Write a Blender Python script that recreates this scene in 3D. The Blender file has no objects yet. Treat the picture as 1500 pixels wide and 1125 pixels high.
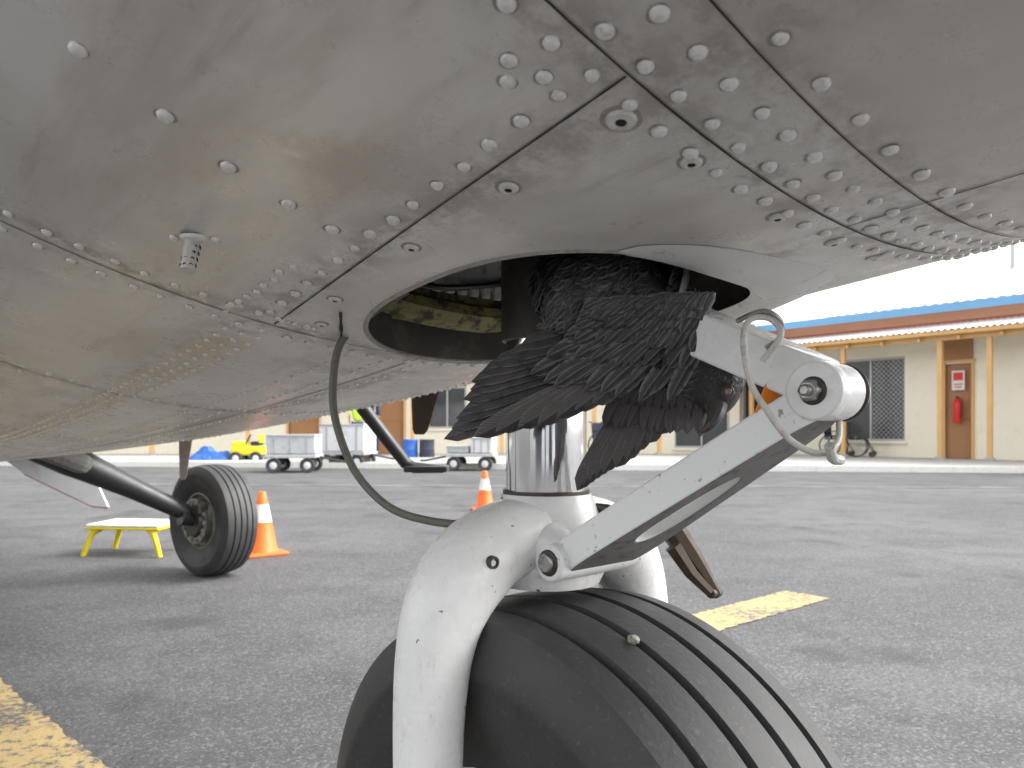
import bpy, bmesh, math, random
from mathutils import Vector, Matrix, noise as mnoise
random.seed(7)
S = bpy.context.scene
COL = S.collection
R = math.radians

# ------------------------------------------------------------------ materials
def nodes(name):
    m = bpy.data.materials.new(name); m.use_nodes = True
    nt = m.node_tree
    return m, nt, nt.nodes['Principled BSDF']
def nd(nt, t, **kw):
    n = nt.nodes.new(t)
    for k, v in kw.items(): setattr(n, k, v)
    return n
def math_(nt, op, a, b=None, c=None, clamp=False):
    n = nt.nodes.new('ShaderNodeMath'); n.operation = op; n.use_clamp = clamp
    for i, x in enumerate((a, b, c)):
        if x is None: continue
        if isinstance(x, (int, float)): n.inputs[i].default_value = x
        else: nt.links.new(x, n.inputs[i])
    return n.outputs[0]
def mixc(nt, f, a, b):
    n = nt.nodes.new('ShaderNodeMix'); n.data_type = 'RGBA'
    for idx, x in ((0, f), (6, a), (7, b)):
        if isinstance(x, (int, float)): n.inputs[idx].default_value = x
        elif isinstance(x, (tuple, list)): n.inputs[idx].default_value = (*x[:3], 1)
        else: nt.links.new(x, n.inputs[idx])
    return n.outputs[2]
def noise_(nt, vec, scale, detail=4, rough=.55):
    n = nd(nt, 'ShaderNodeTexNoise'); n.inputs['Scale'].default_value = scale
    n.inputs['Detail'].default_value = detail; n.inputs['Roughness'].default_value = rough
    nt.links.new(vec, n.inputs['Vector']); return n.outputs['Fac']
def ramp(nt, f, lo, hi, a=0., b=1.):
    n = nd(nt, 'ShaderNodeMapRange'); n.interpolation_type = 'SMOOTHSTEP'
    n.inputs[1].default_value = lo; n.inputs[2].default_value = hi
    n.inputs[3].default_value = a; n.inputs[4].default_value = b
    nt.links.new(f, n.inputs[0]); return n.outputs[0]
def objco(nt, scale=None):
    tc = nd(nt, 'ShaderNodeTexCoord')
    if scale is None: return tc.outputs['Object']
    mp = nd(nt, 'ShaderNodeMapping'); mp.inputs['Scale'].default_value = scale
    nt.links.new(tc.outputs['Object'], mp.inputs['Vector']); return mp.outputs[0]
def bump(nt, b, h, strength=.3, dist=.002):
    n = nd(nt, 'ShaderNodeBump'); n.inputs['Strength'].default_value = strength
    n.inputs['Distance'].default_value = dist
    nt.links.new(h, n.inputs['Height']); nt.links.new(n.outputs[0], b.inputs['Normal'])

def simple(name, col, rough=.6, metal=0., var=.2, scale=6., dirt=None, dirtamt=.5, bmp=0., bscale=60., bdist=.002, dlo=.5, dhi=.72, dscale=2.3):
    m, nt, b = nodes(name)
    v = objco(nt)
    f = noise_(nt, v, scale, 6)
    c = mixc(nt, f, [x*(1-var) for x in col], [min(1, x*(1+var)) for x in col])
    if dirt is not None:
        g = ramp(nt, noise_(nt, v, scale*dscale, 8, .65), dlo, dhi)
        g = math_(nt, 'MULTIPLY', g, dirtamt)
        c = mixc(nt, g, c, dirt)
    nt.links.new(c, b.inputs['Base Color'])
    b.inputs['Metallic'].default_value = metal
    r = ramp(nt, f, .3, .7, max(.02, rough-.08), min(1, rough+.08))
    nt.links.new(r, b.inputs['Roughness'])
    if bmp: bump(nt, b, noise_(nt, v, bscale, 5), bmp, bdist)
    return m

M = {}
M['whiteworn'] = simple('worn_white_paint', (.85, .85, .84), .32, .0, .05, 14, (.16, .14, .12), .75, .2, 90, .0008, .61, .68, 5)
M['lip'] = simple('lip_paint', (.66, .65, .63), .35, .0, .08, 14, (.30, .28, .25), .6, .2, 90, .0008, .55, .7, 3)
M['linkunder'] = simple('underside_shade_grime', (.20, .19, .18), .6, .0, .3, 30, (.05, .045, .04), .8, .3, 90, .001)  # grimy dark grey, paints shade under the lower link; reused on leg fairing
M['grime'] = simple('seam_grime', (.40, .365, .33), .6, .05, .35, 45, (.16, .14, .12), .7)
M['steel'] = simple('steel_hardware', (.42, .41, .39), .35, .9, .25, 90, (.08, .06, .04), .7)
M['darksteel'] = simple('grimy_steel', (.09, .08, .07), .5, .6, .4, 60, (.03, .025, .02), .8)
M['rust'] = simple('brown_metal', (.085, .062, .045), .6, .4, .5, 80)
M['black'] = simple('black_paint', (.018, .018, .02), .35, 0, .2, 12)
M['hose'] = simple('braided_hose', (.17, .165, .14), .6, 0, .3, 200, None, 0, .6, 500, .0006)
M['seam'] = simple('panel_gap', (.035, .032, .03), .8, 0, .5, 60)
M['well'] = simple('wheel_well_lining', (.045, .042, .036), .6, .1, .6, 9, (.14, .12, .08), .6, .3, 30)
M['olive'] = simple('zinc_primer', (.30, .26, .11), .55, 0, .5, 22, (.03, .028, .02), .9, .3, 40, .002, .44, .6)
M['wellgrey'] = simple('well_bracket', (.62, .60, .56), .5, .2, .3, 25, (.06, .06, .05), .6)
M['hub'] = simple('brake_hub', (.26, .25, .21), .5, .3, .3, 25, (.06, .05, .04), .7)
M['orange'] = simple('orange_plastic', (.92, .16, .02), .5, 0, .12, 10, (.35, .08, .03), .4)
M['reflect'] = simple('white_band', (.78, .76, .72), .4, 0, .08, 15)
M['yellow'] = simple('yellow_paint', (.78, .64, .02), .4, 0, .12, 10, (.3, .2, .05), .3)
M['stooltop'] = simple('white_plastic', (.76, .76, .72), .6, 0, .1, 8, (.35, .32, .28), .4)
M['cream'] = simple('cream_stucco', (.86, .81, .67), .85, 0, .05, 1.3, (.58, .5, .4), .22, .3, 40)
M['salmon'] = simple('salmon_wall', (.82, .45, .30), .8, 0, .1, 1.5)
M['brown'] = simple('brown_door', (.36, .18, .08), .6, 0, .15, 3)
M['wood'] = simple('ochre_timber', (.66, .40, .16), .6, 0, .15, 3)
M['blue'] = simple('blue_fascia', (.16, .38, .62), .5, 0, .1, 2)
M['roofw'] = simple('white_metal_roof', (.82, .82, .82), .5, 0, .05, 1)
M['redtrim'] = simple('red_trim', (.50, .14, .10), .6, 0, .1, 2)
M['glass'] = simple('dark_window', (.06, .065, .07), .12, 0, .3, 1)
M['grey'] = simple('aluminium_frame', (.45, .45, .46), .4, .4, .1, 4)
M['red'] = simple('red_enamel', (.65, .02, .02), .35, 0, .1, 6)
M['sign'] = simple('sign_white', (.75, .72, .70), .5, 0, .05, 6)
M['cartgrey'] = simple('cart_panel', (.52, .54, .56), .45, .3, .12, 3, (.25, .24, .22), .4)
M['cartwhite'] = simple('cart_white_panel', (.72, .73, .74), .5, 0, .08, 3, (.35, .33, .3), .4)
M['bluetarp'] = simple('blue_tarp', (.03, .12, .45), .5, 0, .25, 5)
M['humanskin'] = simple('human_skin', (.25, .13, .08), .6)
M['vest'] = simple('hi_vis_vest', (.45, .75, .05), .6)
M['cloth'] = simple('dark_cloth', (.04, .045, .07), .9)
M['amber'] = simple('amber_plastic', (.95, .27, .02), .3)
M['stone'] = simple('pebble', (.36, .33, .27), .9, 0, .3, 200)
M['eye'] = simple('bird_eye', (.30, .22, .16), .15)
M['beak'] = simple('bird_beak', (.07, .065, .06), .4)

# cast & hand-brushed gloss white with chips and grime running down
m, nt, b = nodes('white_gear_paint'); v = objco(nt)
c = mixc(nt, noise_(nt, v, 7, 4), (.82, .815, .80), (.89, .885, .87))
g = ramp(nt, noise_(nt, objco(nt, (1, 1, .35)), 55, 7, .7), .56, .74, 0, .5)
c = mixc(nt, g, c, (.46, .43, .38))
c = mixc(nt, ramp(nt, noise_(nt, v, 75, 5, .6), .68, .70), c, (.09, .085, .08))
nt.links.new(c, b.inputs['Base Color'])
nt.links.new(ramp(nt, noise_(nt, v, 30, 5), .35, .65, .18, .38), b.inputs['Roughness'])
h = math_(nt, 'ADD', noise_(nt, v, 14, 3), math_(nt, 'MULTIPLY', noise_(nt, v, 110, 4), .10))
bump(nt, b, h, .45, .010); M['white'] = m

# chrome with fine vertical polishing lines and oil film
m, nt, b = nodes('chrome_oleo')
b.inputs['Metallic'].default_value = 1
ln = noise_(nt, objco(nt, (1, 1, .03)), 260, 3)
film = noise_(nt, objco(nt, (1, 1, .25)), 30, 5)
nt.links.new(mixc(nt, ramp(nt, film, .5, .7, 0, .6), (.84, .84, .85), (.42, .40, .38)), b.inputs['Base Color'])
nt.links.new(ramp(nt, film, .4, .7, .05, .16), b.inputs['Roughness'])
bump(nt, b, ln, .12, .0006)
M['chrome'] = m

# rubber
m, nt, b = nodes('tyre_rubber'); v = objco(nt)
f = noise_(nt, v, 9, 6, .6); f2 = noise_(nt, v, 150, 3)
c = mixc(nt, f, (.020, .020, .021), (.055, .054, .053))
c = mixc(nt, ramp(nt, f2, .58, .76, 0, .35), c, (.13, .125, .12))
c = mixc(nt, ramp(nt, noise_(nt, v, 3.2, 3), .50, .66, 0, .5), c, (.10, .10, .105))
c = mixc(nt, ramp(nt, noise_(nt, v, 38, 8, .8), .60, .72, 0, .3), c, (.16, .15, .13))
nt.links.new(c, b.inputs['Base Color']); b.inputs['Roughness'].default_value = .58
bump(nt, b, f2, .35, .0014); M['rubber'] = m

# asphalt
m, nt, b = nodes('asphalt'); v = objco(nt)
big = noise_(nt, v, .45, 5, .6); mid = noise_(nt, v, 2.2, 6, .65); fine = noise_(nt, v, 170, 4, .8)
vor = nd(nt, 'ShaderNodeTexVoronoi'); vor.inputs['Scale'].default_value = 125; nt.links.new(v, vor.inputs['Vector'])
sep = nd(nt, 'ShaderNodeSeparateColor'); nt.links.new(vor.outputs['Color'], sep.inputs[0])
c = mixc(nt, ramp(nt, big, .35, .65), (.084, .084, .088), (.128, .127, .130))
c = mixc(nt, ramp(nt, mid, .42, .66, 0, .65), c, (.060, .060, .064))
c = mixc(nt, ramp(nt, sep.outputs[0], .62, 1., 0, .50), c, (.27, .265, .255))
c = mixc(nt, ramp(nt, sep.outputs[1], .0, .35, .55, 0), c, (.035, .035, .038))
c = mixc(nt, ramp(nt, fine, .34, .5, .7, 0), c, (.03, .03, .033))
c = mixc(nt, ramp(nt, noise_(nt, v, 1.1, 3, .5), .60, .70, 0, .5), c, (.042, .042, .046))
nt.links.new(c, b.inputs['Base Color']); b.inputs['Roughness'].default_value = .85
h = math_(nt, 'ADD', fine, math_(nt, 'MULTIPLY', vor.outputs['Distance'], -.6))
bump(nt, b, h, .8, .004); M['asphalt'] = m

def paintmat(name, col, lo, hi):
    m, nt, b = nodes(name); v = objco(nt)
    w = noise_(nt, v, 38, 8, .8); big = noise_(nt, v, 2.5, 4)
    w = math_(nt, 'ADD', w, math_(nt, 'MULTIPLY', math_(nt, 'SUBTRACT', big, .5), .5))
    f = ramp(nt, w, lo, hi)
    c = mixc(nt, noise_(nt, v, 12, 4), [x*.75 for x in col], col)
    c = mixc(nt, f, (.11, .11, .115), c)
    nt.links.new(c, b.inputs['Base Color']); b.inputs['Roughness'].default_value = .75
    bump(nt, b, noise_(nt, v, 150, 3, .75), .7, .004)
    return m
M['yline'] = paintmat('worn_yellow_marking', (.54, .40, .18), .42, .50)
M['wline'] = paintmat('faded_pale_marking', (.36, .34, .30), .45, .6)
M['concrete'] = simple('concrete', (.45, .44, .42), .85, 0, .15, 1.2, (.26, .25, .24), .5, .3, 30, .004)

# fuselage skin: dirt gathers along seams, streaks run fore-aft
m, nt, b = nodes('aircraft_skin'); v = objco(nt)
sp = nd(nt, 'ShaderNodeSeparateXYZ'); nt.links.new(v, sp.inputs[0]); X, Y, Z = sp.outputs
def dist(co, c0): return math_(nt, 'ABSOLUTE', math_(nt, 'SUBTRACT', co, c0))
d = dist(Y, -.352)
for q in (-.41, .17, .72): d = math_(nt, 'MINIMUM', d, dist(Y, q))
d = math_(nt, 'MINIMUM', d, dist(X, -.27))
d = math_(nt, 'MINIMUM', d, dist(X, -.02))
patch = noise_(nt, v, 26, 8, .72)
fine = noise_(nt, v, 90, 5, .7)
streak = noise_(nt, objco(nt, (9, 2.2, 8)), 1.0, 7, .65)
streak2 = noise_(nt, objco(nt, (42, 4, 20)), 1.0, 6, .65)
scr = noise_(nt, objco(nt, (120, 9, 60)), 1.0, 3, .6)
cloud = noise_(nt, v, 3.0, 4, .5)
near = ramp(nt, d, .0, .045, 1, 0)
base = mixc(nt, ramp(nt, cloud, .38, .62), (.66, .64, .60), (.80, .78, .745))
base = mixc(nt, ramp(nt, streak, .46, .68, 0, .55), base, (.50, .435, .37))
base = mixc(nt, ramp(nt, streak2, .56, .74, 0, .45), base, (.44, .385, .33))
base = mixc(nt, ramp(nt, noise_(nt, v, 5.5, 6, .7), .56, .68, 0, .4), base, (.48, .42, .37))
base = mixc(nt, ramp(nt, scr, .62, .8, 0, .35), base, (.5, .47, .43))
base = mixc(nt, math_(nt, 'MULTIPLY', near, ramp(nt, patch, .42, .60, 0, .68)), base, (.33, .29, .255))
base = mixc(nt, ramp(nt, fine, .66, .76, 0, .35), base, (.30, .27, .23))
fwd = ramp(nt, Y, -.400, -.412)
base = mixc(nt, math_(nt, 'MULTIPLY', fwd, .35), base, (.52, .45, .39))
band = math_(nt, 'MULTIPLY', ramp(nt, dist(X, -.255), .026, .030, 1, 0), ramp(nt, Y, .22, .26))
base = mixc(nt, math_(nt, 'MULTIPLY', band, ramp(nt, patch, .35, .6, .3, .8)), base, (.72, .60, .44))
nt.links.new(base, b.inputs['Base Color'])
b.inputs['Metallic'].default_value = .12
nt.links.new(ramp(nt, patch, .35, .65, .26, .42), b.inputs['Roughness'])
h = math_(nt, 'ADD', noise_(nt, v, 6, 2), math_(nt, 'MULTIPLY', fine, .02))
bump(nt, b, h, .3, .02)
M['skinm'] = m
M['rivet'] = simple('rivet_heads', (.82, .805, .775), .28, .1, .10, 60, (.36, .32, .28), .5, dlo=.52)

# feathers
def feathermat(name, lo, hi, ed, q, ef, ro):
    m, nt, b = nodes(name)
    uv = nd(nt, 'ShaderNodeUVMap'); su = nd(nt, 'ShaderNodeSeparateXYZ'); nt.links.new(uv.outputs[0], su.inputs[0])
    edge = math_(nt, 'MULTIPLY', math_(nt, 'ABSOLUTE', math_(nt, 'SUBTRACT', su.outputs[0], .5)), 2)
    barb = math_(nt, 'SINE', math_(nt, 'ADD', math_(nt, 'MULTIPLY', su.outputs[1], 260), math_(nt, 'MULTIPLY', edge, -22)))
    n_ = noise_(nt, objco(nt), 45, 5, .7)
    # one vane darker than the other, thin pale rachis
    side = ramp(nt, su.outputs[0], .48, .52)
    c = mixc(nt, side, lo, hi)
    c = mixc(nt, ramp(nt, n_, .35, .65, 0, .5), c, hi)
    ee = math_(nt, 'MULTIPLY', ramp(nt, edge, q, 1., 0, ef), ramp(nt, n_, .36, .54))
    c = mixc(nt, ee, c, ed)
    c = mixc(nt, ramp(nt, edge, .02, .12, .5, 0), c, ed)
    nt.links.new(c, b.inputs['Base Color']); b.inputs['Roughness'].default_value = ro
    bump(nt, b, barb, .30, .0006); return m
M['feather'] = feathermat('black_feather', (.022, .020, .021), (.085, .074, .072), (.17, .155, .15), .72, .6, .33)
M['contour'] = feathermat('scaled_feather', (.012, .012, .013), (.050, .047, .050), (.24, .23, .235), .42, .75, .27)
M['plumage'] = simple('dark_plumage', (.040, .036, .036), .36, 0, .5, 60, (.10, .095, .09), .5, .6, 260, .002)

# ------------------------------------------------------------------ mesh helpers
def empty(name, loc=(0, 0, 0), rz=0.):
    o = bpy.data.objects.new(name, None); o.location = loc; o.rotation_euler = (0, 0, rz)
    o.empty_display_size = .1; COL.objects.link(o); return o
def meshobj(name, verts, faces, mat, parent=None, smooth=True, angle=35):
    me = bpy.data.meshes.new(name); me.from_pydata([tuple(v) for v in verts], [], faces)
    bm = bmesh.new(); bm.from_mesh(me); bmesh.ops.recalc_face_normals(bm, faces=bm.faces); bm.to_mesh(me); bm.free()
    me.materials.append(mat)
    if smooth:
        for p in me.polygons: p.use_smooth = True
        me.set_sharp_from_angle(angle=R(angle))
    o = bpy.data.objects.new(name, me); COL.objects.link(o)
    if parent: o.parent = parent
    return o
def bevel(o, w, seg=2):
    md = o.modifiers.new('bev', 'BEVEL'); md.width = w; md.segments = seg; md.limit_method = 'ANGLE'; return o
def box(name, c, s, mat, parent=None, bev=0., rot=None):
    x, y, z = s[0]/2, s[1]/2, s[2]/2
    vs = [(a, b_, d) for a in (-x, x) for b_ in (-y, y) for d in (-z, z)]
    fs = [(0, 1, 3, 2), (4, 6, 7, 5), (0, 4, 5, 1), (2, 3, 7, 6), (0, 2, 6, 4), (1, 5, 7, 3)]
    o = meshobj(name, vs, fs, mat, parent, False); o.location = c
    if rot: o.rotation_euler = rot
    if bev: bevel(o, bev)
    return o
def frame_of(d):
    d = Vector(d).normalized()
    up = Vector((0, 0, 1)) if abs(d.z) < .95 else Vector((0, 1, 0))
    a = d.cross(up).normalized(); return a, a.cross(d).normalized()
def tube(name, pts, rad, mat, parent=None, seg=16, sub=0, cap=True):
    pts = [Vector(p) for p in pts]
    rads = list(rad) if isinstance(rad, (list, tuple)) else [rad]*len(pts)
    if sub:
        P, Q = [], []
        n = len(pts)
        for i in range(n-1):
            p0, p1, p2, p3 = pts[max(0, i-1)], pts[i], pts[i+1], pts[min(n-1, i+2)]
            for k in range(sub):
                t = k/sub
                P.append(.5*((2*p1)+(p2-p0)*t+(2*p0-5*p1+4*p2-p3)*t*t+(3*p1-p0-3*p2+p3)*t**3))
                Q.append(rads[i]*(1-t)+rads[i+1]*t)
        P.append(pts[-1]); Q.append(rads[-1]); pts, rads = P, Q
    vs, fs = [], []
    a = None
    for i, p in enumerate(pts):
        d = (pts[min(i+1, len(pts)-1)]-pts[max(i-1, 0)]).normalized()
        if a is None: a, bb = frame_of(d)
        else:
            a = (a-d*a.dot(d)).normalized(); bb = a.cross(d).normalized()
        for k in range(seg):
            t = 2*math.pi*k/seg
            vs.append(p+(a*math.cos(t)+bb*math.sin(t))*rads[i])
    for i in range(len(pts)-1):
        for k in range(seg):
            k2 = (k+1) % seg
            fs.append((i*seg+k, i*seg+k2, (i+1)*seg+k2, (i+1)*seg+k))
    if cap:
        fs.append(tuple(range(seg))); fs.append(tuple((len(pts)-1)*seg+k for k in range(seg)))
    return meshobj(name, vs, fs, mat, parent)
def lathe(name, prof, mat, parent=None, axis='z', loc=(0, 0, 0), seg=48, closed=False):
    vs, fs = [], []; n = len(prof)
    for k in range(seg):
        t = 2*math.pi*k/seg; c, s = math.cos(t), math.sin(t)
        for r, h in prof:
            if axis == 'z': vs.append((r*c, r*s, h))
            elif axis == 'x': vs.append((h, r*c, r*s))
            else: vs.append((r*c, h, r*s))
    for k in range(seg):
        k2 = (k+1) % seg
        for i in range(n if closed else n-1):
            j = (i+1) % n
            fs.append((k*n+i, k*n+j, k2*n+j, k2*n+i))
    o = meshobj(name, vs, fs, mat, parent); o.location = loc; return o
def skin(name, verts, edges, radii, mat, parent=None, sub=2, root=0):
    me = bpy.data.meshes.new(name); me.from_pydata(verts, edges, []); me.materials.append(mat)
    o = bpy.data.objects.new(name, me); COL.objects.link(o)
    if parent: o.parent = parent
    o.modifiers.new('skin', 'SKIN').use_smooth_shade = True
    for i, r in enumerate(radii):
        sv = me.skin_vertices[0].data[i]; rr = r if isinstance(r, (tuple, list)) else (r, r)
        sv.radius = rr; sv.use_root = (i == root)
    s = o.modifiers.new('sub', 'SUBSURF'); s.levels = sub; s.render_levels = sub
    return o

# ------------------------------------------------------------------ ground
def poly(name, pts, z, mat):
    return meshobj(name, [(x, y, z) for x, y in pts], [tuple(range(len(pts)))], mat, None, False)
poly('asphalt_ground', [(-500, -500), (500, -500), (500, 500), (-500, 500)], 0, M['asphalt'])
def strip(name, a, b_, w, mat, z=.004):
    a, b_ = Vector(a), Vector(b_); d = (b_-a).normalized(); n = Vector((-d.y, d.x))*w/2
    n_ = 140; vs = []; fs = []
    for i in range(n_+1):
        p = a.lerp(b_, i/n_)
        j1, j2 = random.uniform(-.008, .008), random.uniform(-.008, .008)
        q1, q2 = p+n*(1+j1/w*2), p-n*(1+j2/w*2)
        vs += [(q1.x, q1.y, z), (q2.x, q2.y, z)]
        if i: fs.append((2*i-2, 2*i-1, 2*i+1, 2*i))
    return meshobj(name, vs, fs, mat, None, False)
strip('yellow_road_marking', (-.35, 2.30), (1.52, 3.87), .24, M['yline'])
strip('yellow_road_marking', (-2.9, 3.40), (-.55, 1.22), .34, M['yline'])
strip('pale_road_marking', (-14, 12.4), (2.2, 11.2), .13, M['wline'])
strip('pale_road_marking', (2.6, 11.4), (15, 10.6), .16, M['wline'])
kp = [(30, 12.2), (30, 70), (-45, 70), (-45, 22.6)]
vs = [(x, y, 0) for x, y in kp]+[(x, y, .12) for x, y in kp]
meshobj('pavement', vs, [(4, 5, 6, 7), (0, 1, 5, 4), (1, 2, 6, 5), (2, 3, 7, 6), (3, 0, 4, 7)], M['concrete'], None, False)
kd = Vector((-75, 10.4)).normalized(); kn = Vector((-kd.y, kd.x))
if kn.y > 0: kn = -kn
vs = []; a0 = Vector((30, 12.2)); b0 = Vector((-45, 22.6))
for q in (a0, b0):
    p = q+kn*.16
    vs += [(q.x, q.y, 0), (q.x, q.y, .125), (p.x, p.y, .125), (p.x, p.y, 0)]
meshobj('kerb', vs, [(1, 2, 6, 5), (2, 3, 7, 6), (0, 1, 5, 4), (0, 1, 2, 3), (4, 5, 6, 7)], M['stooltop'], None, False)

# ------------------------------------------------------------------ airplane
A = empty('airplane', (.0386, .85, 0), R(42))
ZK = [(-1.5, .42), (-1.0, .255), (-.606, .187), (-.386, .158), (-.131, .129), (.458, .057), (1.1, .0), (1.74, -.045), (3.8, -.15), (5.9, -.22), (9, -.05)]
def zk(u):
    if u <= ZK[0][0]: return ZK[0][1]
    for i in range(len(ZK)-1):
        if u <= ZK[i+1][0]:
            x0, y0 = ZK[i]; x1, y1 = ZK[i+1]
            def sl(j):
                a = ZK[max(0, j-1)]; c = ZK[min(len(ZK)-1, j+1)]; return (c[1]-a[1])/(c[0]-a[0])
            h = x1-x0; t = (u-x0)/h
            return ((2*t**3-3*t*t+1)*y0+(t**3-2*t*t+t)*h*sl(i)+(-2*t**3+3*t*t)*y1+(t**3-t*t)*h*sl(i+1))
    return ZK[-1][1]
def bz(u, v): return .85+zk(u)+.4*v*v
def section():
    W0 = .56
    pts = [(i*W0/16, .4*(i*W0/16)**2) for i in range(17)]
    P = [Vector((W0, .1254)), Vector((.63, .157)), Vector((.69, .27)), Vector((.69, .52))]
    for i in range(1, 9):
        t = i/8; q = P[0]*(1-t)**3+P[1]*3*t*(1-t)**2+P[2]*3*t*t*(1-t)+P[3]*t**3
        pts.append((q.x, q.y))
    for i in range(1, 13):
        t = math.pi/2*i/12; pts.append((.69*math.cos(t)**.7 if i < 12 else 0, .6+.65*math.sin(t)))
    return pts
SEC = section()
us = []; u = -1.25
while u < 8.6: us.append(u); u += .04 if u < 1.2 else .14
full = [(x, z) for x, z in SEC]+[(-x, z) for x, z in reversed(SEC[1:-1])]
n = len(full); vs = []
for u in us:
    w = 1.
    if u < -.75: w = max(.35, math.sqrt(max(0, 1-((-.75-u)/.55)**2)))
    if u > 5: w = max(.3, 1-(u-5)*.18)
    hs = w if u > 5 or u < -.75 else 1
    for x, z in full: vs.append((x*w, u, .85+zk(u)+z*hs*(1+.35*min(1, max(0, u-.5)) if z > .5 else 1)))
fs = []
for i in range(len(us)-1):
    for j in range(n):
        j2 = (j+1) % n
        fs.append((i*n+j, i*n+j2, (i+1)*n+j2, (i+1)*n+j))
fs.append(tuple(range(n))); fs.append(tuple((len(us)-1)*n+j for j in range(n)))
hull = meshobj('fuselage', vs, fs, M['skinm'], A, True, 40)
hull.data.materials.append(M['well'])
def opening(k, N_=72, s=1.):
    t = 2*math.pi*k/N_; c, sn = math.cos(t), math.sin(t); e = 2/2.5
    return (-.03+.21*s*math.copysign(abs(c)**e, c), -.005+.195*s*math.copysign(abs(sn)**e, sn))   # u, v
cv = []
for z in (.6, 1.32):
    for k in range(72):
        uu, vv = opening(k); cv.append((vv, uu, z))
cf = [(k, (k+1) % 72, 72+(k+1) % 72, 72+k) for k in range(72)]+[tuple(range(72)), tuple(range(72, 144))]
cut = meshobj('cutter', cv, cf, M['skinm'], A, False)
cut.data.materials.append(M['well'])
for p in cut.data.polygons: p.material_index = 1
md = hull.modifiers.new('b', 'BOOLEAN'); md.operation = 'DIFFERENCE'; md.solver = 'EXACT'; md.object = cut
bpy.context.view_layer.update()
dg = bpy.context.evaluated_depsgraph_get()
newme = bpy.data.meshes.new_from_object(hull.evaluated_get(dg))
hull.modifiers.clear(); hull.data = newme
bpy.data.objects.remove(cut)
for p in hull.data.polygons: p.use_smooth = True
hull.data.set_sharp_from_angle(angle=R(35))

tube('well_rim', [(opening(k)[1], opening(k)[0], bz(*opening(k))+.001) for k in range(73)], .0030, M['grime'], A, 8)
vs, fs = [], []
for i, k in enumerate(range(10, 44)):
    fade = math.sin(math.pi*i/33)
    for j, sc in enumerate((.90, .96, 1.06, 1.17, 1.28)):
        uu, vv = opening(k, 72, 1+(sc-1)*(fade**.6))
        vs.append((vv, uu, bz(uu, vv)-(.000, .010, .014, .008, -.001)[j]*fade-.0008))
    if i:
        for j in range(4): fs.append(((i-1)*5+j, (i-1)*5+j+1, i*5+j+1, i*5+j))
meshobj('well_lip', vs, fs, M['lip'], A)

def seam(pts, w=.0022, nseg=30, off=.0008):
    vs, fs = [], []
    P = []
    for i in range(len(pts)-1):
        for k in range(nseg):
            t = k/nseg; P.append(((pts[i][0]*(1-t)+pts[i+1][0]*t), (pts[i][1]*(1-t)+pts[i+1][1]*t)))
    P.append(pts[-1])
    for i, (u, v) in enumerate(P):
        q = P[min(i+1, len(P)-1)]; p = P[max(i-1, 0)]
        du, dv = q[0]-p[0], q[1]-p[1]; l = math.hypot(du, dv); nu, nv = -dv/l*w/2, du/l*w/2
        ww = 1+.6*mnoise.noise(Vector((u*60, v*60, 0)))
        for s in (1, -1):
            a, b_ = u+s*nu*ww, v+s*nv*ww
            vs.append((b_, a, bz(a, b_)-off))
        if i: fs.append((2*i-2, 2*i-1, 2*i+1, 2*i))
    return vs, fs
SV, SF = [], []
for pts, w in ([[(-.355, -.55), (-.35, .55)], .0015], [[(-.415, -.55), (-.40, .55)], .0011], [[(.19, -.55), (.165, -.05)], .0015],
               [[(.165, .05), (.165, .55)], .0018],
               [[(-.352, -.288), (-.16, -.272), (.17, -.245)], .0015], [[(-.352, -.03), (-.60, -.015), (-1.2, 0)], .0018],
               [[(.70, -.55), (.72, -.39)], .0035], [[(.72, -.39), (.72, .55)], .0018], [[(1.5, -.55), (1.5, .55)], .003], [[(2.4, -.55), (2.4, .55)], .004],
               [[(.17, -.05), (4, -.05)], .0018], [[(.08, -.215), (.15, -.175)], .003], [[(.17, .22), (4, .22)], .002]):
    a, b_ = seam(pts, w)
    o = len(SV); SV += a; SF += [tuple(i+o for i in f) for f in b_]
meshobj('panel_seams', SV, SF, M['seam'], A, False)

RV, RF, GV, GF = [], [], [], []
def inside(u, v): return abs((u+.03)/.222)**2.5+abs((v+.005)/.207)**2.5 < 1
def rivet(u, v, r=.005, h=.0034):
    if inside(u, v) or abs(v) > .545: return
    n = Vector((.8*v, (zk(u+.01)-zk(u-.01))/.02, -1)).normalized()
    c = Vector((v, u, bz(u, v))); a, b_ = frame_of(n); base = len(RV); sg = 14
    h = h*r/.005*random.uniform(.8, 1.1)
    for rr, hh in ((1, -.0006), (.93, h*.38), (.72, h*.78), (.38, h)):
        for k in range(sg): RV.append(c+(a*math.cos(6.28318*k/sg)+b_*math.sin(6.28318*k/sg))*r*rr+n*hh)
    for q in (0, 1, 2):
        for k in range(sg): RF.append((base+q*sg+k, base+q*sg+(k+1) % sg, base+(q+1)*sg+(k+1) % sg, base+(q+1)*sg+k))
    RF.append(tuple(base+3*sg+k for k in range(sg)))
    g0 = len(GV); ph = random.random()*6; ex = random.uniform(1.06, 1.24)
    for k in range(sg):
        t = 6.28318*k/sg; rr = r*(ex+.10*math.sin(2*t+ph)+.05*math.sin(5*t))
        p = c+Vector((0, .14*r, 0))+(a*math.cos(t)+b_*math.sin(t))*rr; GV.append(Vector((p.x, p.y, bz(p.y, p.x)-.0004)))
    GF.append(tuple(g0+k for k in range(sg)))
def jr(x, a=.0014): return x+random.uniform(-a, a)
def row(u0, v0, u1, v1, step, r=.005):
    L = math.hypot(u1-u0, v1-v0); k = int(L/step)
    for i in range(k+1):
        t = i*step/L; rivet(jr(u0+(u1-u0)*t), jr(v0+(v1-v0)*t), r*random.uniform(.86, 1.1))
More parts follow.
